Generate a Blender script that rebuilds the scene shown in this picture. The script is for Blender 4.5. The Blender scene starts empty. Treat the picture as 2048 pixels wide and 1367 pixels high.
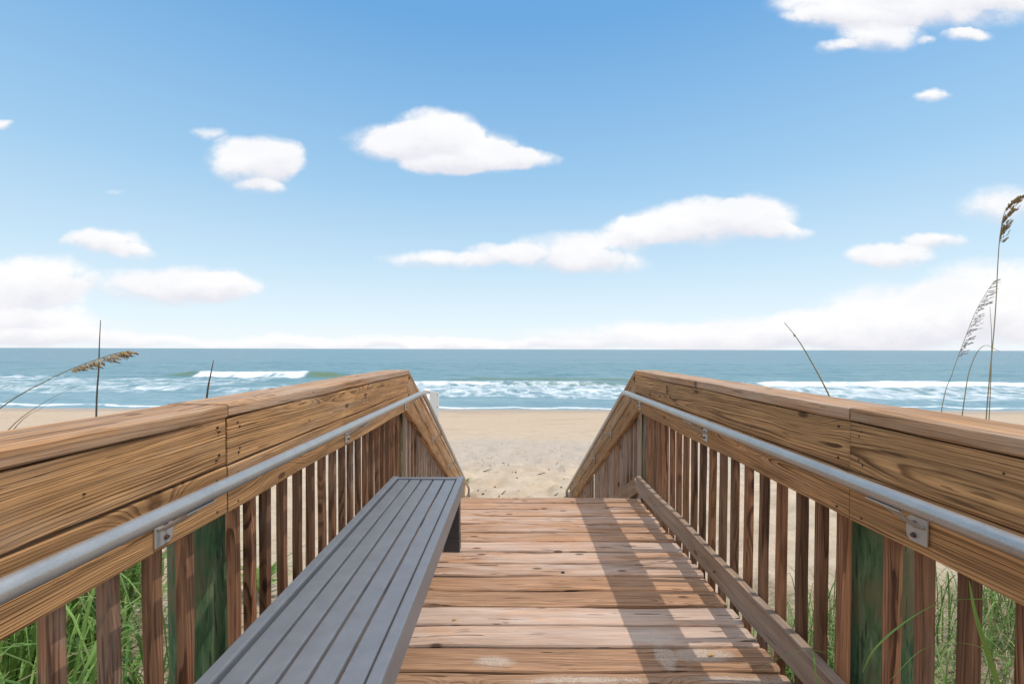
import bpy, math, random
import numpy as np
from mathutils import Vector, Matrix

random.seed(7)
RNG = np.random.default_rng(11)
scene = bpy.context.scene
COL = scene.collection
CAM_H = 1.22            # eye height above the deck planks (deck top is z = 0)
F = 910.0               # focal length in pixels of the 2048 px wide photograph
WATER_Z = CAM_H - 4.4

# ------------------------------------------------------------------ helpers
def at(px, py, depth):
    """world point seen at photo pixel (px, py) at a given distance in front of the camera"""
    return Vector(((px - 1029) / F * depth, depth, CAM_H - (py - 698) / F * depth))

def tag(o, label=None, cat=None, group=None, kind=None):
    if label: o['label'] = label
    if cat: o['category'] = cat
    if group: o['group'] = group
    if kind: o['kind'] = kind
    return o

def empty(name, loc):
    o = bpy.data.objects.new(name, None)
    o.empty_display_size = 0.1
    o.location = loc
    COL.objects.link(o)
    return o

class MB:
    """collects vertices and faces, then links them as ONE mesh object"""
    def __init__(self):
        self.v = []; self.f = []; self.wc = []; self.tint = []; self.grey = []; self.smooth = []
    def add(self, verts, faces, wc=None, tint=0.5, grey=0.3, smooth=False):
        n = len(self.v)
        self.v += [tuple(p) for p in verts]
        self.f += [tuple(i + n for i in f) for f in faces]
        self.wc += wc if wc is not None else [tuple(p) for p in verts]
        self.tint += [tint] * len(verts)
        self.grey += [grey] * len(verts)
        self.smooth += [smooth] * len(faces)
    def build(self, name, mat, parent=None, origin=None):
        base = Vector((0, 0, 0))
        if parent is not None:
            p = parent
            while p is not None:
                base += Vector(p.location); p = p.parent
        if origin is not None:
            local = Vector(origin) - base
            off = Vector(origin)
        else:
            local = Vector((0, 0, 0)); off = base
        me = bpy.data.meshes.new(name)
        vv = [(p[0] - off.x, p[1] - off.y, p[2] - off.z) for p in self.v]
        me.from_pydata(vv, [], self.f)
        a = me.attributes.new('wc', 'FLOAT_VECTOR', 'POINT')
        a.data.foreach_set('vector', np.array(self.wc, dtype=np.float32).ravel())
        a = me.attributes.new('tint', 'FLOAT', 'POINT')
        a.data.foreach_set('value', np.array(self.tint, dtype=np.float32))
        a = me.attributes.new('grey', 'FLOAT', 'POINT')
        a.data.foreach_set('value', np.array(self.grey, dtype=np.float32))
        me.polygons.foreach_set('use_smooth', np.array(self.smooth, dtype=bool))
        me.materials.append(mat)
        me.update()
        o = bpy.data.objects.new(name, me)
        COL.objects.link(o)
        o.location = local
        if parent is not None: o.parent = parent
        return o
    # ---- a sawn timber: rounded section swept along u, with slightly uneven edges
    def board(self, p0, u, v, w, L, W, T, r=0.004, k0=0.0, k1=0.0, seg=0.12, wob=0.0012,
              tint=None, grey=0.3, pith=None, tilt=None, endround=0.0):
        u = Vector(u).normalized(); v = Vector(v).normalized(); w = Vector(w).normalized(); p0 = Vector(p0)
        n = max(2, int(L / seg))
        prof = []
        for (cx, cy, a0) in ((W/2-r, T/2-r, 0), (-W/2+r, T/2-r, 90), (-W/2+r, -T/2+r, 180), (W/2-r, -T/2+r, 270)):
            for q in range(3):
                a = math.radians(a0 + 45 * q)
                prof.append((cx + r * math.cos(a), cy + r * math.sin(a)))
        m = len(prof)
        if tint is None: tint = random.random()
        if pith is None: pith = (random.uniform(-W*0.6, W*0.6), random.choice((-1, 1)) * random.uniform(0.02, 0.09))
        if tilt is None: tilt = (random.uniform(-.02, .02), random.uniform(-.03, .03))
        uo = random.uniform(0, 40)
        ph = [random.uniform(0, 6.28) for _ in range(8)]
        verts = []; wc = []
        stations = [L * i / n for i in range(n + 1)]
        scl = [1.0] * (n + 1)
        if endround > 0:
            stations = [0, endround * .3, endround] + stations[1:-1] + [L - endround, L - endround * .3, L]
            scl = [1 - 1.2 * endround / W, 1 - .45 * endround / W, 1] + [1] * (n - 1) + [1, 1 - .45 * endround / W, 1 - 1.2 * endround / W]
        for s, sc in zip(stations, scl):
            dv = wob * (math.sin(s * 5.1 + ph[0]) + .6 * math.sin(s * 13.7 + ph[1]))
            dw = wob * (math.sin(s * 4.3 + ph[2]) + .6 * math.sin(s * 11.9 + ph[3]))
            ew = wob * .8 * math.sin(s * 7.7 + ph[4])
            t = s / L
            for (a, b) in prof:
                aa = a * (1 + ew / W) * sc + dv
                ss = s + (k0 * a) * (1 - t) + (k1 * a) * t
                verts.append(p0 + u * ss + v * aa + w * (b + dw))
                wc.append((ss + uo, a - pith[0] + tilt[0] * (s - L/2), b - pith[1] + tilt[1] * (s - L/2)))
        faces = []
        N = len(stations)
        for i in range(N - 1):
            for j in range(m):
                a = i * m + j; b = i * m + (j + 1) % m
                faces.append((a, b, b + m, a + m))
        faces.append(tuple(range(m))[::-1])
        faces.append(tuple((N - 1) * m + j for j in range(m)))
        # orientation: keep outward normals whatever the handedness of (u, v, w)
        if u.cross(v).dot(w) < 0:
            faces = [f[::-1] for f in faces]
        # the sweep is built so that (v, w) x u points outward for right-handed frames
        self.add(verts, faces, wc, tint, grey)
    def tube(self, pts, rad, sides=10, cap=True, smooth=True, tint=.5):
        pts = [Vector(p) for p in pts]
        n = len(pts)
        rads = rad if isinstance(rad, (list, tuple)) else [rad] * n
        verts = []; prev = None
        for i, p in enumerate(pts):
            d = (pts[min(i + 1, n - 1)] - pts[max(i - 1, 0)]).normalized()
            if prev is None:
                a = Vector((0, 0, 1)) if abs(d.z) < .9 else Vector((1, 0, 0))
                x = d.cross(a).normalized()
            else:
                x = (prev - d * prev.dot(d)).normalized()
            prev = x
            y = d.cross(x)
            for k in range(sides):
                t = 2 * math.pi * k / sides
                verts.append(p + (x * math.cos(t) + y * math.sin(t)) * rads[i])
        faces = []
        for i in range(n - 1):
            for k in range(sides):
                a = i * sides + k; b = i * sides + (k + 1) % sides
                faces.append((a, b, b + sides, a + sides))
        nf = len(faces)
        if cap:
            faces.append(tuple(range(sides))[::-1]); faces.append(tuple((n - 1) * sides + k for k in range(sides)))
        st = len(self.f)
        self.add(verts, faces, None, tint, 0, smooth)
        if cap and smooth:
            self.smooth[st + nf] = False; self.smooth[st + nf + 1] = False
    def blade(self, pts, width, side=None, tint=.5, grey=.3, fold=.25):
        """grass blade: folded strip tapering to a point"""
        pts = [Vector(p) for p in pts]; n = len(pts)
        verts = []; faces = []; wc = []
        for i, p in enumerate(pts):
            d = (pts[min(i + 1, n - 1)] - pts[max(i - 1, 0)]).normalized()
            s = side if side is not None else d.cross(Vector((0, 0, 1)))
            s = (s - d * s.dot(d))
            s = s.normalized() if s.length > 1e-5 else Vector((1, 0, 0))
            up = s.cross(d)
            t = i / (n - 1)
            wd = width * (min(1, .55 + 2.2 * t) * (1 - t) ** .6 if t < 1 else 0) * .5 + .0002
            verts += [p - s * wd + up * wd * fold, p, p + s * wd + up * wd * fold]
            wc += [(t, 0, 0), (t, .5, 0), (t, 1, 0)]
            if i:
                a = (i - 1) * 3
                faces += [(a, a + 1, a + 4, a + 3), (a + 1, a + 2, a + 5, a + 4)]
        self.add(verts, faces, wc, tint, grey, True)
    def lens(self, c, d, s, ln, wd, th, tint=.5):
        """a seed: flattened pointed body"""
        c = Vector(c); d = Vector(d).normalized(); s = Vector(s); s = (s - d * s.dot(d)).normalized(); n = d.cross(s)
        ring = []
        for q, (f, g) in enumerate(((.3, .9), (.6, 1.), (.85, .5))):
            for k in range(6):
                a = k * math.pi / 3
                ring.append(c + d * ln * f + s * math.cos(a) * wd * g / 2 + n * math.sin(a) * th * g / 2)
        verts = [c] + ring + [c + d * ln]
        faces = []
        for k in range(6):
            kk = (k + 1) % 6
            faces.append((0, 1 + kk, 1 + k))
            for q in range(2):
                faces.append((1 + q*6 + k, 1 + q*6 + kk, 7 + q*6 + kk, 7 + q*6 + k))
            faces.append((13 + k, 13 + kk, 19))
        self.add(verts, faces, None, tint, 0, True)

def lerp_path(ctrl, n):
    """Catmull-Rom through control points"""
    P = [Vector(c) for c in ctrl]
    P = [P[0] * 2 - P[1]] + P + [P[-1] * 2 - P[-2]]
    out = []
    m = len(P) - 3
    for i in range(n + 1):
        t = i / n * m; k = min(int(t), m - 1); t -= k
        a, b, c, d = P[k:k+4]
        out.append(.5 * ((2*b) + (c - a) * t + (2*a - 5*b + 4*c - d) * t*t + (3*b - a - 3*c + d) * t**3))
    return out

# ---- numpy gradient-free value noise
def _hash(ix, iy, seed):
    h = (ix.astype(np.int64) * 374761393 + iy.astype(np.int64) * 668265263 + seed * 1442695041) & 0xffffffff
    h = ((h ^ (h >> 13)) * 1274126177) & 0xffffffff
    return ((h ^ (h >> 16)) & 0xffff) / 65535.0
def vnoise(x, y, seed=0):
    ix = np.floor(x); iy = np.floor(y); fx = x - ix; fy = y - iy
    fx = fx * fx * fx * (fx * (fx * 6 - 15) + 10); fy = fy * fy * fy * (fy * (fy * 6 - 15) + 10)
    a = _hash(ix, iy, seed); b = _hash(ix + 1, iy, seed); c = _hash(ix, iy + 1, seed); d = _hash(ix + 1, iy + 1, seed)
    return (a * (1 - fx) + b * fx) * (1 - fy) + (c * (1 - fx) + d * fx) * fy
def fbm(x, y, seed=0, oc=4):
    s = 0; amp = .5
    for o in range(oc):
        s = s + amp * vnoise(x, y, seed + o * 17); x = x * 2.03 + 5.1; y = y * 2.03 + 9.7; amp *= .5
    return s / (1 - .5 ** oc)
def sstep(a, b, x):
    t = np.clip((x - a) / (b - a), 0, 1); return t * t * (3 - 2 * t)

# ------------------------------------------------------------------ materials
class NT:
    def __init__(self, tree):
        self.t = tree; self.n = tree.nodes; self.l = tree.links
    def node(self, typ, **kw):
        n = self.n.new(typ)
        for k, val in kw.items(): setattr(n, k, val)
        return n
    def inp(self, sock, val):
        if hasattr(val, 'is_output') or isinstance(val, bpy.types.NodeSocket): self.l.new(val, sock)
        elif isinstance(val, (tuple, list)) and len(val) == 3 and sock.type == 'RGBA': sock.default_value = (*val, 1)
        else: sock.default_value = val
    def math(self, op, a, b=None, c=None, clamp=False):
        n = self.node('ShaderNodeMath', operation=op, use_clamp=clamp)
        self.inp(n.inputs[0], a)
        if b is not None: self.inp(n.inputs[1], b)
        if c is not None: self.inp(n.inputs[2], c)
        return n.outputs[0]
    def vmath(self, op, a, b=None, out=0):
        n = self.node('ShaderNodeVectorMath', operation=op)
        self.inp(n.inputs[0], a)
        if b is not None: self.inp(n.inputs[1], b)
        return n.outputs['Value'] if op in ('LENGTH', 'DOT_PRODUCT', 'DISTANCE') else n.outputs[0]
    def mix(self, f, a, b, blend='MIX'):
        n = self.node('ShaderNodeMix', data_type='RGBA', blend_type=blend)
        self.inp(n.inputs[0], f); self.inp(n.inputs[6], a); self.inp(n.inputs[7], b)
        return n.outputs[2]
    def noise(self, vec, scale=1, detail=2, rough=.5, dist=0):
        n = self.node('ShaderNodeTexNoise')
        self.inp(n.inputs['Vector'], vec); n.inputs['Scale'].default_value = scale
        n.inputs['Detail'].default_value = detail; n.inputs['Roughness'].default_value = rough
        n.inputs['Distortion'].default_value = dist
        return n.outputs[0]
    def smooth(self, x, a, b, lo=0, hi=1):
        n = self.node('ShaderNodeMapRange', interpolation_type='SMOOTHSTEP')
        self.inp(n.inputs[0], x); self.inp(n.inputs[1], a); self.inp(n.inputs[2], b); self.inp(n.inputs[3], lo); self.inp(n.inputs[4], hi)
        return n.outputs[0]
    def attr(self, name):
        n = self.node('ShaderNodeAttribute', attribute_name=name); return n
    def ramp(self, f, stops, interp='LINEAR'):
        n = self.node('ShaderNodeValToRGB'); cr = n.color_ramp; cr.interpolation = interp
        while len(cr.elements) < len(stops): cr.elements.new(.5)
        for e, (p, c) in zip(cr.elements, stops): e.position = p; e.color = (*c, 1) if len(c) == 3 else c
        self.inp(n.inputs[0], f); return n.outputs[0]

def new_mat(name):
    m = bpy.data.materials.new(name); m.use_nodes = True
    nt = NT(m.node_tree)
    b = m.node_tree.nodes['Principled BSDF']
    return m, nt, b

def bump(nt, b, h, strength=.3, dist=.002):
    n = nt.node('ShaderNodeBump'); n.inputs['Strength'].default_value = strength; n.inputs['Distance'].default_value = dist
    nt.inp(n.inputs['Height'], h); nt.l.new(n.outputs[0], b.inputs['Normal'])

def wood(name, light, dark, spacing=.009, contrast=.9, greycol=(.36, .30, .26), rough=.75, crack=.5, knots=.03, bumpd=.0018, varia=.35, sand=False, stain=.6, strk=1.0):
    m, nt, b = new_mat(name)
    wc = nt.attr('wc').outputs['Vector']; tint = nt.attr('tint').outputs['Fac']; grey = nt.attr('grey').outputs['Fac']
    # slow wander of the grain
    nz = nt.noise(nt.vmath('MULTIPLY', wc, (1.6, 9, 9)), 1, 3, .55)
    sep = nt.node('ShaderNodeSeparateXYZ'); nt.l.new(wc, sep.inputs[0])
    yy = nt.math('POWER', nt.math('ABSOLUTE', sep.outputs[1]), 2); zz = nt.math('POWER', nt.math('ABSOLUTE', sep.outputs[2]), 2)
    r = nt.math('SQRT', nt.math('ADD', yy, zz))
    r = nt.math('ADD', r, nt.math('MULTIPLY', nt.math('SUBTRACT', nz, .5), .028))
    # knots: grain bows round scattered centres
    kc = nt.vmath('MULTIPLY', wc, (1.7, 4.2, 0))
    kc = nt.vmath('ADD', kc, nt.vmath('SCALE', nt.node('ShaderNodeTexNoise').outputs[1], None) if False else (0, 0, 0))
    vo = nt.node('ShaderNodeTexVoronoi', feature='F1', voronoi_dimensions='2D'); vo.inputs['Scale'].default_value = 1
    nt.l.new(kc, vo.inputs['Vector'])
    kd = vo.outputs['Distance']
    kr = nt.node('ShaderNodeSeparateColor'); nt.l.new(vo.outputs['Color'], kr.inputs[0])
    kon = nt.math('GREATER_THAN', kr.outputs[0], .36)
    g = nt.math('MULTIPLY', nt.math('EXPONENT', nt.math('MULTIPLY', nt.math('POWER', nt.math('DIVIDE', kd, .19), 2), -1)), kon)
    r = nt.math('ADD', r, nt.math('MULTIPLY', g, knots))
    rn = nt.node('ShaderNodeTexNoise', noise_dimensions='1D'); rn.inputs['Scale'].default_value = 55; rn.inputs['Detail'].default_value = 2
    nt.l.new(r, rn.inputs['W'])
    r = nt.math('ADD', r, nt.math('MULTIPLY', rn.outputs[0], .016))
    rq = nt.math('DIVIDE', r, spacing); ph = nt.math('FRACT', rq)
    wn_ = nt.node('ShaderNodeTexWhiteNoise', noise_dimensions='1D'); nt.l.new(nt.math('FLOOR', rq), wn_.inputs['W'])
    ringv = nt.math('ADD', .45, nt.math('MULTIPLY', wn_.outputs[0], .75))
    ring = nt.ramp(ph, [(0, (.12,)*3), (.12, (0,)*3), (.5, (.18,)*3), (.85, (1,)*3), (.95, (.9,)*3), (1, (.12,)*3)])
    fib = nt.noise(nt.vmath('MULTIPLY', wc, (5, 260, 260)), 1, 2, .6)
    streak = nt.noise(nt.vmath('MULTIPLY', wc, (1.3, 38, 38)), 1, 3, .6)
    blot = nt.noise(nt.vmath('MULTIPLY', wc, (3.2, 14, 14)), 1, 4, .6)
    f = nt.math('MULTIPLY', nt.math('MULTIPLY', nt.math('MULTIPLY', ring, ringv), contrast), nt.smooth(blot, .25, .7, .4, 1.25))
    col = nt.mix(nt.math('MINIMUM', f, 1), light, dark)
    # streaks and per board tone
    val = nt.math('ADD', nt.smooth(streak, .25, .75, 1 - .34 * strk, 1 + .25 * strk), nt.math('MULTIPLY', nt.math('SUBTRACT', fib, .5), 1.0))
    mid = nt.noise(nt.vmath('MULTIPLY', wc, (3.0, 120, 120)), 1, 3, .65)
    val = nt.math('MULTIPLY', val, nt.smooth(mid, .3, .7, .78, 1.18))
    val = nt.math('MULTIPLY', val, nt.math('ADD', 1 - varia / 2, nt.math('MULTIPLY', tint, varia)))
    col = nt.mix(1, col, val, 'MULTIPLY')
    stn = nt.noise(nt.vmath('MULTIPLY', wc, (.9, 8, 8)), 1, 5, .6)
    col = nt.mix(nt.smooth(stn, .48, .72, 0, stain), col, nt.mix(.35, dark, light))
    col = nt.mix(1, col, nt.mix(tint, (.96, .99, .99), (1.06, .98, .91)), 'MULTIPLY')
    # silvered weathering
    wz = nt.noise(nt.vmath('MULTIPLY', wc, (2.2, 11, 11)), 1, 4, .65)
    wf = nt.math('MULTIPLY', nt.smooth(nt.math('ADD', wz, nt.math('SUBTRACT', grey, .5)), .3, .75), .8)
    gcol = nt.mix(1, greycol, nt.math('ADD', nt.math('MULTIPLY', nt.math('SUBTRACT', fib, .5), .5), nt.smooth(streak, .3, .7, .85, 1.1)), 'MULTIPLY')
    col = nt.mix(wf, col, gcol)
    # knots' dark hearts
    kn = nt.math('MULTIPLY', nt.smooth(kd, .028, .06, 1, 0), kon)
    col = nt.mix(nt.math('MULTIPLY', kn, .75), col, tuple(c * .35 for c in dark))
    # drying checks
    ck = nt.noise(nt.vmath('MULTIPLY', wc, (4.5, 85, 85)), 1, 2, .5, .3)
    ckm = nt.noise(nt.vmath('MULTIPLY', wc, (2.1, 13, 13)), 1, 2, .5)
    chk = nt.math('MULTIPLY', nt.smooth(ck, .63, .67), nt.smooth(ckm, .44, .58))
    chk = nt.math('MULTIPLY', chk, crack)
    col = nt.mix(chk, col, tuple(c * .22 for c in dark))
    if sand:   # patches of blown sand lying on the planks
        pos = nt.node('ShaderNodeNewGeometry').outputs['Position']
        grn = nt.noise(pos, 420, 2, .6)
        tot = None
        for (x, y, rx, ry, a) in sand:
            d = nt.vmath('LENGTH', nt.vmath('MULTIPLY', nt.vmath('SUBTRACT', nt.vmath('MULTIPLY', pos, (1, 1, 0)), (x, y, 0)), (1/rx, 1/ry, 0)))
            q = nt.math('MULTIPLY', nt.math('SUBTRACT', 1, d, clamp=True), a)
            tot = q if tot is None else nt.math('ADD', tot, q)
        pn = nt.noise(pos, 22, 4, .65)
        tot = nt.math('ADD', tot, nt.math('MULTIPLY', nt.smooth(nt.noise(pos, 3.1, 5, .7), .56, .8), .45))
        sm = nt.math('MULTIPLY', nt.smooth(nt.math('MULTIPLY', tot, nt.math('MULTIPLY', pn, 2)), .12, .55), nt.smooth(grn, .38, .6))
        col = nt.mix(nt.math('MULTIPLY', sm, .85), col, (.58, .51, .43))
    nt.l.new(col, b.inputs['Base Color'])
    nt.inp(b.inputs['Roughness'], nt.math('ADD', rough, nt.math('MULTIPLY', nt.math('SUBTRACT', streak, .5), .3)))
    b.inputs['Specular IOR Level'].default_value = .25
    h = nt.math('SUBTRACT', nt.math('MULTIPLY', ring, .35), nt.math('MULTIPLY', chk, 1.6))
    h = nt.math('ADD', h, nt.math('MULTIPLY', fib, .5))
    h = nt.math('ADD', h, nt.math('MULTIPLY', streak, .5))
    bump(nt, b, h, .7, bumpd)
    return m

SAND_PATCHES = [(.59, 1.92, .13, .06, 1.3), (.60, 1.79, .05, .10, 1.3), (.75, 1.80, .17, .06, 1.1), (-.08, 1.76, .12, .05, .8), (.25, 1.66, .4, .03, .7), (.83, 1.66, .3, .03, .7), (.03, 2.03, .12, .03, .5)]
M = {}
M['cap'] = wood('cap rail wood', (.445, .243, .112), (.135, .058, .024), .0068, .8, (.45, .325, .235), varia=.3)
M['rail'] = wood('rail board wood', (.49, .277, .124), (.10, .041, .015), .0070, 1.0, (.43, .32, .225), varia=.5, knots=.06)
M['baluster'] = wood('baluster wood', (.285, .145, .08), (.085, .038, .02), .009, .95, (.38, .29, .235), knots=.02, varia=.55)
M['deck'] = wood('deck plank wood', (.46, .265, .155), (.17, .076, .036), .006, .6, (.55, .42, .34), stain=.2, strk=.6, crack=.9, varia=.7, bumpd=.003, sand=SAND_PATCHES)
M['kick'] = wood('kick board wood', (.34, .22, .14), (.17, .10, .06), .012, .7, (.34, .27, .215), varia=.2)
M['under'] = wood('framing timber wood', (.20, .13, .08), (.09, .05, .03), .012, .7, (.2, .16, .13))

def mat_post(name, stops):
    m, nt, b = new_mat(name)
    tc = nt.node('ShaderNodeTexCoord').outputs['Object']
    s = nt.noise(nt.vmath('MULTIPLY', tc, (24, 24, 4)), 1, 5, .65, 1.2)
    s2 = nt.noise(nt.vmath('MULTIPLY', tc, (90, 90, 6)), 1, 3, .6)
    big = nt.noise(nt.vmath('MULTIPLY', tc, (6, 6, 3)), 1, 3, .6)
    col = nt.ramp(s, stops)
    col = nt.mix(nt.smooth(big, .48, .66, 0, .8), col, (.17, .13, .07))
    col = nt.mix(nt.smooth(s2, .56, .66, 0, .85), col, (.02, .026, .012))
    nt.l.new(col, b.inputs['Base Color']); b.inputs['Roughness'].default_value = .8
    bump(nt, b, nt.math('ADD', s2, s), .5, .003)
    return m
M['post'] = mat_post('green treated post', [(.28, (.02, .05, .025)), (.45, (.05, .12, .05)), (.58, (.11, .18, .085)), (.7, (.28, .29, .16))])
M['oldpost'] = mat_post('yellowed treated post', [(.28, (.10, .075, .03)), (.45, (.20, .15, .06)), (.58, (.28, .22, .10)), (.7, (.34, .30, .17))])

def mat_metal(name, base, rough, metallic, noise=.06, spk=900):
    m, nt, b = new_mat(name)
    tc = nt.node('ShaderNodeTexCoord').outputs['Object']
    n1 = nt.noise(tc, 14, 4, .65); n2 = nt.noise(tc, spk, 2, .6)
    v = nt.math('ADD', 1 - noise, nt.math('ADD', nt.math('MULTIPLY', n1, noise), nt.math('MULTIPLY', n2, noise)))
    nt.l.new(nt.mix(1, base, v, 'MULTIPLY'), b.inputs['Base Color'])
    nt.inp(b.inputs['Roughness'], nt.math('ADD', rough - .08, nt.math('MULTIPLY', n1, .16)))
    b.inputs['Metallic'].default_value = metallic
    bump(nt, b, n2, .35, .0006)
    return m
M['pipe'] = mat_metal('galvanised pipe', (.43, .415, .39), .34, .6, .4, 350)
M['plate'] = mat_metal('bracket plate', (.50, .48, .45), .5, .6, .2)
M['bolt'] = mat_metal('rusty bolt', (.13, .09, .075), .55, .5, .4)
M['nail'] = mat_metal('nail', (.03, .022, .018), .7, .3, .3)
M['bench'] = mat_metal('grey powder coat', (.155, .164, .18), .42, 0, .5, 420)
M['benchleg'] = mat_metal('shade-darkened bench leg coat', (.04, .042, .047), .5, 0, .2, 1300)  # shade on the legs put into a darker coat colour
M['pvc'] = mat_metal('white plastic', (.78, .77, .75), .4, 0, .06)

def mat_leaf(name, a, bcol, dry, trans=.25):
    m, nt, b = new_mat(name)
    tint = nt.attr('tint').outputs['Fac']; grey = nt.attr('grey').outputs['Fac']
    wc = nt.attr('wc').outputs['Vector']
    st = nt.noise(nt.vmath('MULTIPLY', wc, (3, 30, 1)), 1, 2, .6)
    col = nt.mix(tint, a, bcol)
    sep = nt.node('ShaderNodeSeparateXYZ'); nt.l.new(wc, sep.inputs[0])
    f = nt.smooth(nt.math('ADD', grey, nt.math('MULTIPLY', sep.outputs[0], .35)), .75, 1.05)
    col = nt.mix(f, col, dry)
    col = nt.mix(1, col, nt.smooth(st, .3, .7, .75, 1.2), 'MULTIPLY')
    nt.l.new(col, b.inputs['Base Color']); b.inputs['Roughness'].default_value = .5
    b.inputs['Specular IOR Level'].default_value = .35
    t = nt.node('ShaderNodeBsdfTranslucent'); nt.l.new(col, t.inputs[0])
    mx = nt.node('ShaderNodeMixShader'); mx.inputs[0].default_value = trans
    nt.l.new(b.outputs[0], mx.inputs[1]); nt.l.new(t.outputs[0], mx.inputs[2])
    nt.l.new(mx.outputs[0], nt.n['Material Output'].inputs[0])
    return m
M['grass'] = mat_leaf('dune grass', (.075, .17, .025), (.23, .37, .085), (.36, .27, .14))
M['straw'] = mat_leaf('dry straw', (.30, .22, .12), (.42, .34, .2), (.4, .32, .2), .1)
M['oatstem'] = mat_leaf('sea oat stem', (.26, .22, .10), (.32, .27, .14), (.36, .28, .15), .1)
M['oatseed'] = mat_leaf('sea oat seed', (.30, .18, .07), (.50, .35, .17), (.4, .3, .15), .35)
M['oatpale'] = mat_leaf('bleached sea oat seed', (.45, .42, .37), (.66, .63, .58), (.45, .42, .38), .3)
M['darkstalk'] = mat_leaf('dark dead stalk', (.09, .085, .07), (.14, .12, .09), (.12, .1, .08), .05)
M['redstalk'] = mat_leaf('reddish stalk', (.13, .06, .04), (.17, .08, .05), (.15, .08, .05), .05)
M['twig'] = mat_metal('driftwood twig', (.075, .05, .035), .9, 0, .4)
M['bark'] = mat_metal('bark chip', (.05, .038, .03), .9, 0, .4)
M['leaf'] = mat_leaf('yellow leaf', (.55, .36, .12), (.6, .42, .18), (.5, .33, .12), .2)

def mat_sand():
    m, nt, b = new_mat('beach sand')
    pos = nt.node('ShaderNodeNewGeometry').outputs['Position']
    sep = nt.node('ShaderNodeSeparateXYZ'); nt.l.new(pos, sep.inputs[0])
    y = sep.outputs[1]
    n1 = nt.noise(pos, .35, 5, .6); n2 = nt.noise(pos, 2.2, 5, .65); n3 = nt.noise(pos, 90, 3, .7); n4 = nt.noise(pos, 14, 4, .65)
    col = nt.mix(nt.smooth(n2, .3, .7), (.455, .355, .25), (.56, .455, .335))
    # warmer, finer sand towards the sea, wet at the edge
    warm = nt.smooth(nt.math('ADD', y, nt.math('MULTIPLY', nt.math('SUBTRACT', n1, .5), 7)), 12, 25)
    col = nt.mix(nt.math('MULTIPLY', warm, .8), col, nt.mix(nt.smooth(n4, .3, .7), (.46, .348, .243), (.54, .42, .305)))
    # tide line scratches
    sc = nt.noise(nt.vmath('MULTIPLY', pos, (.12, 2.6, 0)), 1, 5, .65)
    col = nt.mix(nt.math('MULTIPLY', nt.smooth(sc, .56, .66), nt.math('MULTIPLY', nt.smooth(y, 17, 20), .55)), col, (.33, .215, .12))
    wet = nt.smooth(nt.math('ADD', sep.outputs[2], nt.math('MULTIPLY', nt.math('SUBTRACT', n1, .5), .25)), WATER_Z + .07, WATER_Z + .28, 1, 0)
    col = nt.mix(nt.math('MULTIPLY', wet, .55), col, (.27, .185, .115))
    # shell hash band
    band = nt.math('MULTIPLY', nt.smooth(nt.math('ADD', y, nt.math('MULTIPLY', nt.math('SUBTRACT', n1, .5), 6)), 10.2, 12.2), nt.smooth(nt.math('ADD', y, nt.math('MULTIPLY', nt.math('SUBTRACT', n1, .5), 6)), 15.5, 18.5, 1, 0))
    v = nt.node('ShaderNodeTexVoronoi', feature='F1'); v.inputs['Scale'].default_value = 17; nt.l.new(pos, v.inputs['Vector'])
    vs = nt.node('ShaderNodeSeparateColor'); nt.l.new(v.outputs['Color'], vs.inputs[0])
    bit = nt.math('MULTIPLY', nt.smooth(v.outputs['Distance'], .25, .5, 1, 0), nt.smooth(n2, .38, .6))
    shell = nt.mix(vs.outputs[0], (.20, .17, .15), (.78, .72, .66))
    col = nt.mix(nt.math('MULTIPLY', nt.math('MULTIPLY', bit, band), .75), col, shell)
    col = nt.mix(nt.math('MULTIPLY', band, .5), col, (.43, .37, .325))
    # leaf litter and old stems under the dune grass either side of the deck
    ax = nt.math('ABSOLUTE', sep.outputs[0])
    lit = nt.math('MULTIPLY', nt.smooth(ax, 1.1, 1.5), nt.smooth(nt.math('ADD', y, nt.math('MULTIPLY', nt.math('SUBTRACT', n2, .5), 3)), 2.2, 3.6, 1, 0))
    lt = nt.noise(nt.vmath('MULTIPLY', pos, (30, 70, 30)), 1, 3, .7)
    col = nt.mix(nt.math('MULTIPLY', nt.math('MULTIPLY', lit, nt.smooth(n4, .3, .55)), .85), col, nt.mix(nt.smooth(lt, .4, .62), (.09, .07, .045), (.30, .22, .13)))
    # dark and pale grains
    col = nt.mix(nt.smooth(n3, .66, .74), col, (.22, .17, .12))
    col = nt.mix(nt.math('MULTIPLY', nt.smooth(n3, .34, .27), .6), col, (.68, .6, .5))
    nt.l.new(col, b.inputs['Base Color'])
    nt.inp(b.inputs['Roughness'], nt.math('SUBTRACT', .95, nt.math('MULTIPLY', wet, .6)))
    b.inputs['Specular IOR Level'].default_value = .2
    dry = nt.math('SUBTRACT', 1, nt.math('MULTIPLY', wet, .95))
    h = nt.math('ADD', nt.math('MULTIPLY', n4, 1.2), nt.math('MULTIPLY', n3, .25))
    h = nt.math('ADD', h, nt.math('MULTIPLY', nt.math('MULTIPLY', bit, band), .5))
    bump(nt, b, nt.math('MULTIPLY', h, dry), .6, .035)
    return m
M['sand'] = mat_sand()

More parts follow.
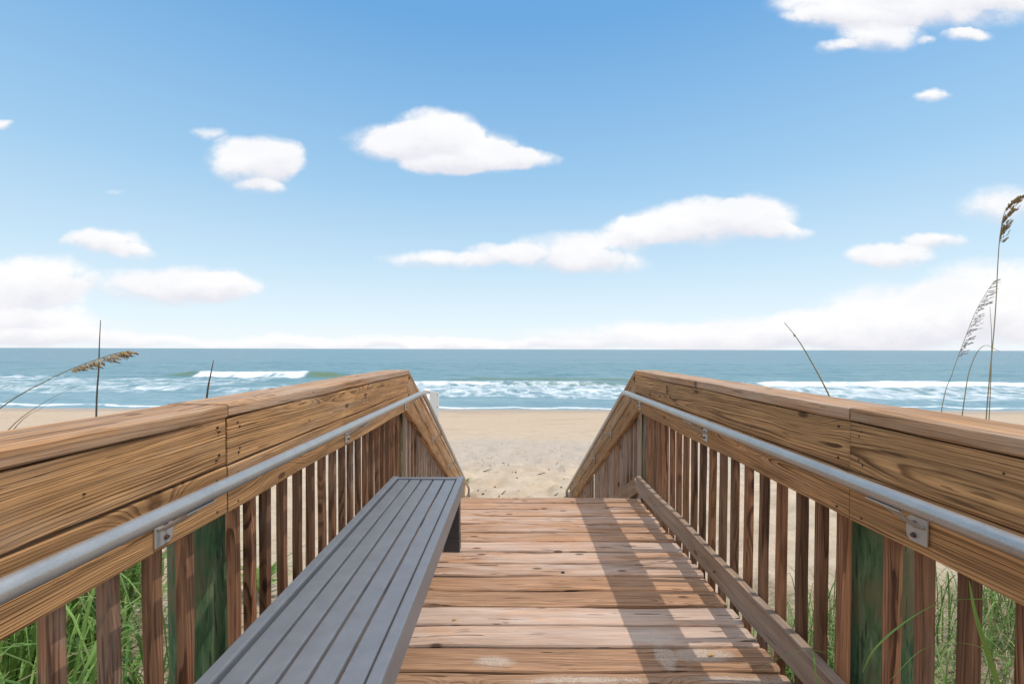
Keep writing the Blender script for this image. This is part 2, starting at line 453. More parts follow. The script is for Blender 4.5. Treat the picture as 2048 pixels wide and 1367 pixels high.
def mat_sea():
    m, nt, b = new_mat('sea water')
    pos = nt.node('ShaderNodeNewGeometry').outputs['Position']
    foam = nt.attr('tint').outputs['Fac']; shal = nt.attr('grey').outputs['Fac']
    sep = nt.node('ShaderNodeSeparateXYZ'); nt.l.new(pos, sep.inputs[0])
    y = sep.outputs[1]
    p2 = nt.vmath('MULTIPLY', pos, (1, 1, 0))
    # water colour: deep blue-green out at sea, pale and milky inshore
    pat = nt.noise(nt.vmath('MULTIPLY', p2, (.006, .03, 0)), 1, 4, .6)
    chop = nt.noise(nt.vmath('MULTIPLY', p2, (.09, .22, 0)), 1, 5, .65)
    deep = nt.mix(nt.smooth(nt.math('LOGARITHM', y, 10), 1.75, 2.7), (.145, .27, .30), (.085, .185, .235))
    deep = nt.mix(nt.math('MULTIPLY', nt.smooth(pat, .35, .65), .5), deep, (.14, .25, .265))
    col = nt.mix(nt.math('MULTIPLY', nt.smooth(chop, .4, .6), .6), deep, (.075, .185, .23))
    col = nt.mix(shal, col, (.14, .20, .115))          # green light through thin wave faces
    near = nt.smooth(y, 34, 58, 1, 0)
    col = nt.mix(nt.math('MULTIPLY', near, .55), col, (.235, .355, .405))
    # foam lace
    wob = nt.node('ShaderNodeTexNoise'); wob.inputs['Scale'].default_value = .5; wob.inputs['Detail'].default_value = 4
    nt.l.new(p2, wob.inputs['Vector'])
    pw = nt.vmath('ADD', nt.vmath('MULTIPLY', p2, (.55, .32, 0)), nt.vmath('MULTIPLY', wob.outputs[1], (1.6, 1.6, 0)))
    v = nt.node('ShaderNodeTexVoronoi', feature='DISTANCE_TO_EDGE'); v.inputs['Scale'].default_value = 1.0; nt.l.new(pw, v.inputs['Vector'])
    n1 = nt.noise(nt.vmath('MULTIPLY', p2, (.30, .24, 0)), 1, 6, .7)
    n2 = nt.noise(nt.vmath('MULTIPLY', p2, (3.2, .8, 0)), 1, 5, .75)
    lace = nt.math('SUBTRACT', 1, nt.math('MULTIPLY', v.outputs['Distance'], 2.4), clamp=True)
    f = nt.math('ADD', nt.math('MULTIPLY', lace, .30), nt.math('MULTIPLY', n1, .55))
    f = nt.math('ADD', f, nt.math('MULTIPLY', n2, .42))
    f = nt.smooth(nt.math('ADD', nt.math('SUBTRACT', f, 1.27), nt.math('MULTIPLY', foam, .95)), .0, .42)
    f = nt.math('MULTIPLY', f, nt.smooth(foam, .03, .12))
    col = nt.mix(nt.math('MULTIPLY', f, .95), col, (.72, .755, .775))
    nt.l.new(col, b.inputs['Base Color'])
    nt.inp(b.inputs['Roughness'], nt.math('ADD', .28, nt.math('MULTIPLY', f, .6)))
    b.inputs['IOR'].default_value = 1.33
    b.inputs['Specular IOR Level'].default_value = .25
    # ripples
    r1 = nt.noise(nt.vmath('MULTIPLY', p2, (.5, 1.5, 0)), 1, 5, .65)
    r2 = nt.noise(nt.vmath('MULTIPLY', p2, (.07, .28, 0)), 1, 4, .6)
    bump(nt, b, nt.math('ADD', nt.math('MULTIPLY', r1, .35), nt.math('MULTIPLY', r2, 1.2)), .8, .8)
    return m
M['sea'] = mat_sea()

# ------------------------------------------------------------------ sand and sea
def sand_profile(y):
    ys = np.array([-40, -6, 0, 3, 6, 8, 12, 16, 20, 26, 30, 33.5, 40, 60, 100])
    hs = np.array([-.3, -.5, -.62, -.78, -1.12, -1.36, -1.78, -2.12, -2.42, -2.76, -2.98, WATER_Z + .0, -3.8, -5, -6.5])
    return np.interp(y, ys, hs)
def sand_h(x, y, fine=True):
    x = np.asarray(x, float); y = np.asarray(y, float)
    z = sand_profile(y)
    z = (sand_profile(y - .6) + z + sand_profile(y + .6)) / 3
    # low dunes either side of the walkway
    side = sstep(1.6, 5.5, np.abs(x)) * sstep(11, 3, y)
    z = z + side * (.20 + .45 * (fbm(x * .3 + 3, y * .3, 5, 3) - .45))
    z = z + (fbm(x * .16, y * .2, 8, 3) - .5) * .16 * sstep(33, 22, y)
    if fine:
        a = sstep(19, 11, y) * .9 + .1
        ft = fbm(x * 2.1, y * 2.1, 21, 2)
        pits = sstep(.56, .30, ft)
        z = z - pits * .10 * a + (fbm(x * 5.2, y * 5.2, 33, 3) - .5) * .085 * a
        z = z + (fbm(x * 1.0, y * .9, 41, 2) - .5) * .10 * a
    return z

def grid_mesh(name, X, Y, Z, mat, foam=None, shal=None):
    r, c = X.shape
    me = bpy.data.meshes.new(name)
    co = np.stack([X, Y, Z], -1).reshape(-1, 3)
    idx = np.arange(r * c).reshape(r, c)
    q = np.stack([idx[:-1, :-1], idx[:-1, 1:], idx[1:, 1:], idx[1:, :-1]], -1).reshape(-1, 4)
    me.vertices.add(len(co)); me.vertices.foreach_set('co', co.astype(np.float32).ravel())
    me.loops.add(q.size); me.loops.foreach_set('vertex_index', q.astype(np.int32).ravel())
    me.polygons.add(len(q)); me.polygons.foreach_set('loop_start', np.arange(0, q.size, 4, dtype=np.int32))
    me.polygons.foreach_set('loop_total', np.full(len(q), 4, dtype=np.int32))
    me.polygons.foreach_set('use_smooth', np.ones(len(q), dtype=bool))
    for nm, arr in (('tint', foam), ('grey', shal)):
        if arr is not None:
            a = me.attributes.new(nm, 'FLOAT', 'POINT'); a.data.foreach_set('value', arr.astype(np.float32).ravel())
    me.materials.append(mat); me.update(calc_edges=True); me.validate()
    o = bpy.data.objects.new(name, me); COL.objects.link(o); return o

def spaced(lo, hi, d0, grow, centre=0):
    out = [centre]; d = d0
    while out[-1] < hi: out.append(out[-1] + d); d *= grow
    neg = [centre]; d = d0
    while neg[-1] > lo: neg.append(neg[-1] - d); d *= grow
    return np.array(neg[::-1][:-1] + out)
xs = spaced(-140, 140, .05, 1.016)
ys = spaced(-30, 70, .055, 1.009, 7)
X, Y = np.meshgrid(xs, ys)
tag(grid_mesh('sand', X, Y, sand_h(X, Y), M['sand']), kind='structure')

# sea: fan of cells that grow with distance; real swell, breakers and foam
ang = np.tan(np.radians(np.linspace(-66, 66, 620)))
rows = [27.0]
while rows[-1] < 40000:
    d = .16 + max(0, rows[-1] - 34) * .0045 if rows[-1] < 140 else rows[-1] * .02
    rows.append(rows[-1] + d)
rows = np.array(rows)
Y = np.repeat(rows[:, None], len(ang), 1); X = Y * ang[None, :]
fade = sstep(400, 90, Y) * sstep(31, 36, Y)
wob = (fbm(X * .03, X * 0 + 3, 3, 3) - .5)
Z = np.zeros_like(Y)
foam = np.zeros_like(Y); shal = np.zeros_like(Y)
def ridge(yc, h, front, back, xa, xb, soft, foamamt=0, fx=None, green=0):
    """a breaker: steep shoreward face, long back"""
    global Z, foam, shal
    line = yc + wob * 9 + (fbm(X * .11, X * 0 + yc, 9, 2) - .5) * 3
    d = Y - line
    prof = np.where(d < 0, np.exp(-(d / front) ** 2), np.exp(-(d / back) ** 2))
    along = sstep(xa - soft, xa + soft, X) * sstep(xb + soft, xb - soft, X)
    along = along * (.75 + .5 * fbm(X * .09, X * 0 + yc * 2, 4, 2))
    Z += h * prof * along
    if fx:
        fa = sstep(fx[0] - fx[2], fx[0] + fx[2], X) * sstep(fx[1] + fx[2], fx[1] - fx[2], X)
        foam[:] = np.maximum(foam, fa * foamamt * (.55 + .75 * fbm(X * .35, Y * .5, 91, 3)) * sstep(1.6 * fbm(X * .3, X * 0 + 1, 93, 2) + .2, -.6, d) * sstep(-front * 2.6, -front * 1.2, d))
        if green: shal[:] = np.maximum(shal, (1 - fa) * green * along * np.exp(-((d + front * .75) / (front * .7)) ** 2))
    elif green:
        shal[:] = np.maximum(shal, green * along * np.exp(-((d + front * .75) / (front * .7)) ** 2))
ridge(70, .85, 1.7, 6, -54, -25, 4, 1.25, (-50, -31, 1.5), .95)
ridge(64, .45, 2.0, 6, -9, 20, 6, 0, None, .65)
ridge(66, .35, 2.0, 6, -110, -68, 8, .8, (-100, -60, 10), .3)
ridge(55, .50, 1.5, 5, 26, 120, 8, 1.2, (28, 120, 4), .4)
ridge(57, .42, 1.6, 5, -22, 14, 5, 1.0, (-16, 0, 5), .6)
ridge(48, .30, 1.4, 4, -70, 70, 9, .85, (-45, 18, 10), .2)
ridge(37.2, .16, .8, 2.4, -60, 60, 9, .6, (-60, 60, 9), .6)
for k in range(9):
    ridge(82 + k * 17 + 6 * math.sin(k * 3), .25, 5, 9, -400, 400, 9)
# surf zone foam sheets
nzz = fbm(X * .05, Y * .13, 51, 4); edge = (nzz - .5) * 10
mid = sstep(39, 42.5, Y + edge) * sstep(59, 54, Y + edge)
left = sstep(42, 46, Y + edge) * sstep(74, 66, Y + edge) * sstep(-29, -38, X + edge)
right = sstep(38, 43, Y + edge) * sstep(56, 54, Y + edge * .3) * sstep(22, 30, X)
foam = np.maximum(foam, .80 * mid * sstep(-45, -22, X)); foam = np.maximum(foam, .74 * left); foam = np.maximum(foam, .72 * right)
# swash at the edge
swash = WATER_Z
sh = 34.4 + wob * 4 + (fbm(X * .25, X * 0 + 9, 6, 3) - .5) * 1.6
foam = np.maximum(foam, 1.15 * np.exp(-((Y - sh) / .55) ** 2) * sstep(.2, .4, fbm(X * .12, X * 0 + 2, 7, 2) + .12))
foam = np.maximum(foam, .42 * sstep(41, 35, Y))
chopA = (fbm(X * .22, Y * .75, 61, 3) - .5) * .22 + (fbm(X * .7, Y * 1.9, 67, 2) - .5) * .10
Z = (Z + chopA * (1 + 0 * Y)) * fade + WATER_Z
Z = Z + foam * fade * .10 * fbm(X * 1.1, Y * 2.2, 71, 2)
tag(grid_mesh('sea', X, Y, Z, M['sea'], np.clip(foam, 0, 1.3), shal), kind='structure')

# ------------------------------------------------------------------ deck
XU, YU, ZU = Vector((1, 0, 0)), Vector((0, 1, 0)), Vector((0, 0, 1))
deck = tag(empty('boardwalk_deck', (0, 1, -.04)), 'weathered wooden deck of cross planks between the two railings', 'deck')
mb = MB()
yk = 3.607
pitch = .1463
tones = [(.6, .45), (.62, .52), (.7, .62), (.55, .5), (.6, .45), (.85, .72), (.7, .6), (.6, .6), (.5, .33), (.4, .28), (.8, .78), (.8, .76), (.28, .2), (.22, .26), (.3, .25), (.45, .35), (.4, .45)]
mb.board((-.90, 3.607 + .062, -.019), XU, YU, ZU, 1.925, .112, .038, .007, tint=.45, grey=.38, endround=.012, wob=.0018, pith=(.03, -.05))
k = 0
while yk > -2.2:
    t, g = tones[k] if k < len(tones) else (random.uniform(.3, .7), random.uniform(.25, .6))
    e = random.uniform(-.008, .008)
    mb.board((-.92, yk - .0715, -.019 + random.uniform(-.0015, .0015)), XU, YU, ZU, 1.948 + e,   .1325, .038, .010, tint=.5 + (t - .5) * .8, grey=.45 + (g - .5) * .75, endround=.014,
             wob=.0028, pith=(random.uniform(-.08, .08), -random.uniform(.015, .07)), tilt=(random.uniform(-.012, .012), random.uniform(-.012, .012)))
    yk -= pitch; k += 1
mb.build('decking', M['deck'], deck)
for x in (-.86, .07, .99):
    b_ = MB(); b_.board((x, -2.2, -.135), YU, ZU, XU, 5.86, .19, .038, tint=.4); b_.build('joist', M['under'], deck)
b_ = MB(); b_.board((-.83, 3.69, -.135), XU, ZU, YU, 1.78, .19, .038, tint=.4); b_.build('rim_joist', M['under'], deck)
# screw heads / knot plug on the planks
for (x, y) in ((.268 * 1.0, 2.47),):
    n = MB(); n.tube([(x, y, -.004), (x, y, .0022)], .011, 10); n.build('screw', M['nail'], deck)

# ------------------------------------------------------------------ stairs
SL = .515; YS = 3.71
stairs = tag(empty('beach_stairs', (.05, 6, -1.35)), 'wooden stairs descending from the deck end to the sand', 'stairs')
for i in range(9):
    zt = -.155 * (i + 1)
    y0 = 3.735 + .30 * i
    t = MB()
    t.board((-.86, y0 + .075, zt - .019), XU, YU, ZU, 1.85, .14, .038, .006, grey=.5, tint=.6)
    t.board((-.86, y0 + .222, zt - .019), XU, YU, ZU, 1.85, .14, .038, .006, grey=.5, tint=.5)
    t.build('tread', M['deck'], stairs)
ang = math.atan(SL); uS = Vector((0, math.cos(ang), -math.sin(ang))); vS = Vector((0, math.sin(ang), math.cos(ang)))
for x in (-.885, 1.012):
    s = MB(); s.board((x, 3.74, -.25), uS, vS, XU, 3.4, .24, .038, tint=.4, k0=math.tan(ang), k1=math.tan(ang)); s.build('stringer', M['under'], stairs)

# ------------------------------------------------------------------ railings
def bracket(root, sx, xface, y, z, xpipe, zpipe, slope=0.0):
    br = MB()
    w, h, t = .029, .031, .003
    c = Vector((sx * (xface - .0025), y, z))
    # plate with rounded foot end
    out = []
    for (a, b_) in ((-w, h), (-w, -h), (w * .55, -h), (w * .9, -h * .75), (w, -h * .4), (w, h * .4), (w * .9, h * .75), (w * .55, h)):
        out.append((a, b_))
    n = len(out); vs = []
    for s in (0, 1):
        for (a, b_) in out: vs.append(c + Vector((-sx * t * s, a, b_ - slope * a)))
    fs = [tuple(range(n)), tuple(range(n, 2*n))[::-1]] + [(i, i + n, (i + 1) % n + n, (i + 1) % n) for i in range(n)]
    br.add(vs, fs)
    # bent arm from the plate to the underside of the pipe, ending in a saddle strip
    zz = zpipe - .0215
    path = lerp_path([c + Vector((-sx * .003, -w * .6, .012)), c + Vector((-sx * .022, -w * .6, .018)), (sx * (xpipe + .012), y - w * .6, zz - .012), (sx * xpipe, y - w * .6, zz)], 10)
    br.tube(path, .0055, 8)
    br.board((sx * xpipe, y - w * .6 - .05, zz + slope * .05), (0, 1, -slope), XU, (0, slope, 1), .10, .022, .004, .001, wob=0)
    o = br.build('handrail_bracket', M['plate'], root)
    for dz in (.014, -.015):
        b = MB(); p = c + Vector((-sx * t, .006, dz - slope * .006))
        b.tube([p, p + Vector((-sx * .002, 0, 0))], .0068, 12); b.tube([p + Vector((-sx * .002, 0, 0)), p + Vector((-sx * .007, 0, 0))], .0048, 6, smooth=False)
        b.build('bolt', M['bolt'], o)

def round_post(root, x, y, r, z0, z1, mat='post'):
    m = MB(); n = 26; vs = []; fs = []; lv = 14
    for i in range(lv + 1):
        z = z0 + (z1 - z0) * i / lv
        for k in range(n):
            a = 2 * math.pi * k / n
            rr = r * (1 + .018 * math.sin(3 * a + x) + .012 * math.sin(z * 7 + a) + .01 * math.sin(5 * a + z * 3))
            vs.append((x + rr * math.cos(a), y + rr * math.sin(a), z))
    for i in range(lv):
        for k in range(n):
            a = i * n + k; b = i * n + (k + 1) % n; fs.append((a, b, b + n, a + n))
    fs.append(tuple(lv * n + k for k in range(n)))
    m.add(vs, fs, smooth=True); m.smooth[-1] = False
    return m.build('post', M[mat], root, origin=(x, y, z0))

def pipe_path(sx, xp, zp, yc, yend):
    pts = [Vector((sx * xp, y, zp)) for y in np.linspace(-1.4, yc - .09, 10)]
    a = Vector((sx * xp, yc - .09, zp)); b = Vector((sx * xp, yc, zp)); d = Vector((0, 1, -SL)).normalized(); c = b + d * .09
    for t in np.linspace(.1, 1, 9):
        pts.append(a * (1 - t) ** 2 + b * 2 * t * (1 - t) + c * t * t)
    e = b + d * ((yend - yc) / d.y)
    pts += [c + (e - c) * t for t in np.linspace(.1, .97, 12)]
    f = Vector((sx * (xp + .05), yend - .06, e.z - .16))
    for t in np.linspace(.1, 1, 8):
        pts.append((c + (e - c) * .97) * (1 - t) ** 2 + (e + d * .07 + Vector((0, 0, -.06))) * 2 * t * (1 - t) + f * t * t)
    return pts

def nail(parent, x, y, z, sx, r=.0032):
    n = MB(); n.tube([(x + sx * .001, y, z), (x - sx * .0025, y, z)], r, 8); n.build('nail', M['nail'], parent)

def make_railing(sx, xf, xb, yj, bal, stair_bal, posts, label, kick_x, xp, yc, brk, sbrk):
    """sx side, xf inner face of the rail boards, xb inner face of the balusters, yj board joint"""
    root = tag(empty('wooden_railing', (sx * xb, 3.0, -.9)), label, 'railing')
    IN = Vector((-sx, 0, 0))
    S = sx
    zc = (CAM_H - .169 - .019)       # cap centre height
    lit = sx < 0  # sunlit side: its boards get a lighter tint, shaded side a darker one
    # --- level part, two lengths meeting at yj
    for (y0, y1, q) in ((-1.5, yj - .0025, 0), (yj + .0025, YS, 1)):
        e = 0 if q else random.uniform(-.001, .001)
        b_ = MB(); b_.board((S * (xf - .004 + .092), y0, zc), YU, XU, ZU, y1 - y0, .184, .038, .006, grey=.55 if q else .46, tint=.45 + .25 * (q == 1), wob=.0012,
                            pith=(-S * .05, -.06), tilt=(.01, .006)); b_.build('cap_rail', M['cap'], root)
        th = .038
        o_ = MB(); o_.board((S * (xf + th / 2), y0, CAM_H - .2805), YU, ZU, XU, y1 - y0, .1395, th, .004, grey=(.30 if q else .36) if lit else .22, tint=.62 if lit else .35,
                            pith=((.045, .03) if q else (-.09, .05)) if lit else (-.03, -.05), tilt=(.016, .012) if q else (-.012, .02), wob=.0016)
        fo = o_.build('upper_rail_board', M['rail'], root)
        o_ = MB(); o_.board((S * (xf + th / 2), y0, CAM_H - .4255), YU, ZU, XU, y1 - y0, .1395, th, .004, grey=(.34 if q else .16) if lit else (.3 if q else .18), tint=.6 if q else .5,
                            pith=(.02, -S * .035) if q else (-.12, .02), tilt=(-.02, .01) if q else (.006, -.01), wob=.0016)
        so = o_.build('lower_rail_board', M['rail'], root)
        ye = (y0 + .05) if q else (y1 - .045)
        for (dz) in (.05, -.045):
            nail(fo, S * xf, ye + random.uniform(-.006, .006), CAM_H - .2805 + dz, S)
            if q == 0 or lit: nail(fo, S * xf, ye + .012, CAM_H - .2805 + dz * .72, S)
        for dz in (.04, -.05): nail(so, S * xf, ye, CAM_H - .4255 + dz, S)
        for yy in (np.arange(y0 + .55, y1 - .2, .62)):
            nail(fo, S * xf, yy, CAM_H - .2805 + random.uniform(-.05, .05), S, .0022)
    # --- sloping part beside the stairs
    LEN = (8.02 - YS) / math.cos(ang)
    kk = math.tan(ang)
    def sl(zmid, y0=YS + .003): return Vector((0, y0, zmid))
    def sloped(name, x, wdir, zmid, W, T, mat, **kw):
        # zmid: height of the board's centre line at y = YS (vertical measure)
        m = MB(); p = Vector((x, YS + .003, zmid)); m.board(p, uS, vS, wdir, LEN, W, T, k0=kk, k1=kk, **kw); return m.build(name, mat, root)
    cv = math.cos(ang)
    m = MB()   # sloping cap: thickness is along vS, width along X; plumb ends via shear in thickness handled by short overlap
    m.board(Vector((S * (xf - .004 + .092), YS - .006, zc - .002)), uS, vS, XU, LEN, .038, .184, .005, k0=kk, k1=kk, grey=.35, tint=.4, pith=(-.05, .04)); m.build('stair_cap_rail', M['cap'], root)
    sloped('stair_upper_board', S * (xf + .019), XU, CAM_H - .2805 - .008, .1395, .038, M['rail'], grey=.42, tint=.6 if lit else .4)
    sloped('stair_lower_board', S * (xf + .019), XU, CAM_H - .4255 - .026, .1395, .038, M['rail'], grey=.34, tint=.5 if lit else .35)
    if not lit:
        hk = MB(); hk.tube(lerp_path([(S * xf, 2.92, CAM_H - .235), (S * (xf - .012), 2.915, CAM_H - .238), (S * (xf - .012), 2.895, CAM_H - .25), (S * (xf - .008), 2.91, CAM_H - .285)], 10), .003, 6); hk.build('bent_nail', M['nail'], root)
    # --- balusters
    for y in bal:
        b_ = MB(); w_ = .031
        b_.board((S * (xb + w_ / 2), y + w_ / 2, -.22), ZU, XU, YU, CAM_H - .212 + .22, w_, w_, .003, seg=.2, wob=.0012, grey=random.uniform(.1, .42), tint=random.random())
        b_.build('baluster', M['baluster'], root)
    for y in stair_bal:
        dz = -SL * (y - YS)
        b_ = MB(); w_ = .031
        zb = max(-.30 + dz, float(sand_h(S * xb, y, False)) - .25)
        b_.board((S * (xb + w_ / 2), y + w_ / 2, zb), ZU, XU, YU, (CAM_H - .27 + dz) - zb, w_, w_, .003, seg=.3, wob=.001, grey=random.uniform(.45, .75), tint=random.random())
        b_.build('baluster', M['baluster'], root)
    # --- kick board along the deck and down the stairs
    if kick_x:
        b_ = MB(); b_.board((S * (kick_x + .018), -1.5, .131), YU, ZU, XU, YS + 1.5 - .01, .122, .036, .004, grey=.55, tint=.5, wob=.003, pith=(-.1, .03), tilt=(.003, .004)); kb = b_.build('kick_board', M['kick'], root)
        for yy in (2.24, 3.2): nail(kb, S * kick_x, yy, .12, S, .005)
        m = MB(); m.board(Vector((S * (kick_x + .018), YS - .006, .115)), uS, vS, XU, 3.6, .13, .036, k0=kk, k1=kk, grey=.3, tint=.55); m.build('stair_kick_board', M['kick'], root)
    for (x, y, r, z1) in posts:
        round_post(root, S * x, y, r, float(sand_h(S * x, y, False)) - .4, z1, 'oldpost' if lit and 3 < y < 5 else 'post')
    # --- pipe handrail
    zp = CAM_H - (.363 if lit else .346)
    p = MB(); p.tube(pipe_path(S, xp, zp, yc, 7.75), .019, 20); p.build('handrail', M['pipe'], root)
    for y in brk: bracket(root, S, xf, y, CAM_H - (.450 if lit else .436), xp, zp)
    for y in sbrk: bracket(root, S, xf, y, CAM_H - .40 - SL * (y - YS), xp, zp - SL * (y - yc), SL)
    return root

balR = [.775, .9, 1.02, 1.135, 1.233, 1.42, 1.523, 1.628, 1.755, 1.88, 2.007] + [2.131 + .1225 * i for i in range(13)]
balL = [.63, .755, .879, 1.004, 1.132, 1.242, 1.462, 1.555, 1.652, 1.776, 1.903, 2.022] + [2.148 + .1245 * i for i in range(12)]
balR = [-.2, 0, .2, .4, .6] + balR[0:]; balL = [-.2, 0, .2, .4] + balL
balR = [y for y in balR if y < 3.66]; balL = [y for y in balL if y < 3.64]
stairL = [3.80 + .125 * i for i in range(33)]
stairR = [3.785 + .125 * i for i in range(33) if abs(3.785 + .125 * i - 5.88) > .07]
make_railing(-1, .865, .903, 1.364, balL, stairL, [(1.05, 1.53, .1, .74), (1.05, 3.86, .1, .72), (1.05, 5.9, .09, -.45), (1.05, 7.75, .09, -1.1)],
             'left wooden railing running behind the grey bench, its knotty boards in sun', None, .765, 3.80, (1.11, 2.34, 3.60), (4.80, 5.90))
make_railing(1, .985, 1.033, 1.328, balR, stairR, [(1.185, 1.45, .1, .74), (1.18, 3.86, .1, .72), (1.17, 5.9, .09, -.45), (1.17, 7.75, .09, -1.1)],
             'right wooden railing with a kick board, throwing its shadow on the planks', .995, .890, 3.70, (1.10, 2.33, 3.56), (4.62, 5.55))

# ------------------------------------------------------------------ bench
bx0, bx1, by0, by1, bz = -.752, -.312, .35, 2.80, .434
bench = tag(empty('slatted_bench', (-.53, 1.6, 0)), 'long dark grey backless slatted bench beside the left railing', 'bench')
fr = MB()
fr.board((bx1 - .019, by0, bz - .05), YU, XU, ZU, by1 - by0, .038, .10, .006, wob=0)
fr.board((bx0 + .019, by0, bz - .05), YU, XU, ZU, by1 - by0, .038, .10, .006, wob=0)
fr.board((bx0 + .039, by1 - .015, bz - .0515), XU, YU, ZU, bx1 - bx0 - .078, .030, .095, .005, wob=0)
fr.board((bx0 + .039, by0 + .015, bz - .0515), XU, YU, ZU, bx1 - bx0 - .078, .030, .095, .005, wob=0)
for yy in (1.0, 1.6, 2.2):
    fr.board((bx0 + .039, yy, bz - .06), XU, YU, ZU, bx1 - bx0 - .078, .04, .03, .003, wob=0)
fr.build('frame', M['bench'], bench)
sl_ = MB()
n = 5; inner = (bx1 - bx0 - .076); sw = (inner - 6 * .009) / 5
for i in range(n):
    cx = bx0 + .038 + .009 + sw / 2 + i * (sw + .009)
    sl_.board((cx, by0 + .034, bz - .023), YU, XU, ZU, by1 - by0 - .070, sw, .022, .0045, wob=0)
sl_.build('seat', M['bench'], bench)
for (x, y) in ((bx1 - .062, by1 - .05), (bx0 + .062, by1 - .05), (bx1 - .062, by0 + .05), (bx0 + .062, by0 + .05)):
    lg = MB(); lg.board((x, y, .085), ZU, XU, YU, .25, .09, .075, .004, wob=0); lo = lg.build('leg', M['benchleg'], bench)
    ft = MB(); ft.board((x, y, .0), ZU, XU, YU, .083, .094, .079, .004, wob=0); ft.build('foot', M['benchleg'], lo)

# ------------------------------------------------------------------ white sign post on the beach
sp = tag(empty('sign_post', (-1.36, 7.0, -1.3)), 'white plastic post with a small white board, beyond the left stair railing', 'sign post')
Yp = 7.0
c0 = at(853, 778, Yp)
m = MB(); m.tube([(c0.x, Yp, -1.7), (c0.x, Yp, c0.z - .05)], .052, 24); m.build('post', M['pvc'], sp)
m = MB(); m.tube([(c0.x, Yp, c0.z - .05), (c0.x, Yp, c0.z - .012), (c0.x, Yp, c0.z)], [.060, .060, .050], 24); m.build('post_cap', M['pvc'], sp)
m = MB(); m.board((c0.x + .12, Yp, c0.z - .62), ZU, XU, YU, .58, .135, .02, .004, wob=0); pn = m.build('sign_panel', M['pvc'], sp)
for dz in (-.09, -.28, -.5):
    b_ = MB(); b_.tube([(c0.x + .175, Yp - .010, c0.z + dz), (c0.x + .175, Yp - .016, c0.z + dz)], .008, 8); b_.build('bolt', M['bolt'], pn)

# ------------------------------------------------------------------ plants
def rand_dir(): 
    a = random.uniform(0, 6.283); return Vector((math.cos(a), math.sin(a), 0))

def sea_oat(label, ctrl, seg0, nspk, spread, droop, mat, rad=.0028, leaves=(), ln=.03, loose=1.0, side=None):
    """ctrl: stem control points base to tip; seed head occupies the part past seg0 of its length"""
    path = lerp_path(ctrl, 40)
    root = tag(empty('sea_oat', path[0]), label, 'sea oats')
    m = MB(); m.tube(path, [rad * (1 - .75 * i / 40) for i in range(41)], 6); m.build('stem', M['oatstem'], root)
    h = MB()
    for i in range(nspk):
        t = seg0 + (1 - seg0) * (i + random.random()) / nspk
        k = min(39, int(t * 40)); p = path[k].lerp(path[k + 1], t * 40 - k)
        d = (path[k + 1] - path[k]).normalized()
        o = rand_dir() if side is None else (side + rand_dir() * .5)
        tt = (t - seg0) / (1 - seg0)
        L = spread * (.35 + .65 * math.sin(math.pi * min(1, .15 + tt * .85))) * random.uniform(.5, 1.15)
        dirn = (d * .9 + o * .55 * loose + Vector((0, 0, -droop))).normalized()
        q = p + dirn * L * .6
        h.tube([p, p + (d * .7 + dirn * .3) * L * .3, q], .0006, 4, cap=False, tint=.3)
        for j in range(random.choice((2, 3, 3))):
            dd = (dirn + rand_dir() * .35 + Vector((0, 0, -droop * .6))).normalized()
            h.lens(q + dirn * (j - 1) * ln * .55, dd, rand_dir() + Vector((0, 0, .3)), ln * random.uniform(.75, 1.1), ln * .34, ln * .1, random.random())
    h.build('seed_head', mat, root)
    for (c, w) in leaves:
        b_ = MB(); b_.blade(lerp_path(c, 14), w, tint=.6, grey=.75); b_.build('leaf', M['grass'], root)
    return root

D = 1.95
sea_oat('golden brown sea oat bending right over the left railing', [at(-330, 1250, D), at(-180, 960, D), at(0, 818, D), at(90, 765, D), at(150, 737, D), at(215, 713, D), at(258, 703, D)], .64, 62, .055, .5, M['oatseed'], .003, ln=.025)
def stalk(name, label, cat, ctrl, r, mat, extra=None):
    path = lerp_path(ctrl, 20); o = tag(empty(name, path[0]), label, cat)
    m = MB(); m.tube(path, [r * (1 - .7 * i / 20) for i in range(21)], 6); m.build('stem', mat, o)
    if extra:
        e = MB(); e.lens(extra, (0, .3, 1), XU, .02, .012, .01); e.build('bud', mat, o)
    return o
D = 3.0
stalk('grass_stalk', 'thin upright dark stalk rising left of the railing past the horizon', 'stalk', [at(188, 1080, D), at(191, 830, D), at(197, 740, D), at(199, 690, D), at(202, 642, D)], .0065, M['darkstalk'])
stalk('grass_stalk', 'short reddish stalk sticking up behind the left railing', 'stalk', [at(395, 960, D), at(413, 795, D), at(420, 755, D), at(427, 722, D)], .0075, M['redstalk'])
D = 2.4
t_ = tag(empty('dry_grass', at(-10, 900, D)), 'pale dry grass blades leaning right under the golden sea oat', 'grass')
for (c, w) in (([at(-60, 950, D), at(20, 857, D), at(75, 815, D), at(130, 785, D), at(176, 768, D)], .009), ([at(-20, 920, D), at(40, 845, D), at(80, 820, D), at(120, 795, D)], .007), ([at(-90, 880, D), at(-30, 830, D), at(20, 800, D), at(60, 783, D)], .006)):
    b_ = MB(); b_.blade(lerp_path(c, 14), w, tint=.5, grey=.9); b_.build('blade', M['straw'], t_)
D = 2.6
stalk('grass_stalk', 'slanting grey stalk with a small bud, leaning left above the right railing', 'stalk', [at(1740, 960, D), at(1660, 790, D), at(1625, 725, D), at(1596, 678, D), at(1568, 643, D)], .005, M['oatstem'], at(1589, 672, D))
D = 2.3
sea_oat('tall brown sea oat at the right edge with a head bent right', [at(1962, 1150, D), at(1975, 835, D), at(1988, 640, D), at(1992, 520, D), at(1996, 460, D), at(2007, 415, D), at(2040, 388, D)], .57, 74, .12, .06, M['oatseed'], .003, ln=.025, side=Vector((1, 0, .1)))
D = 2.55
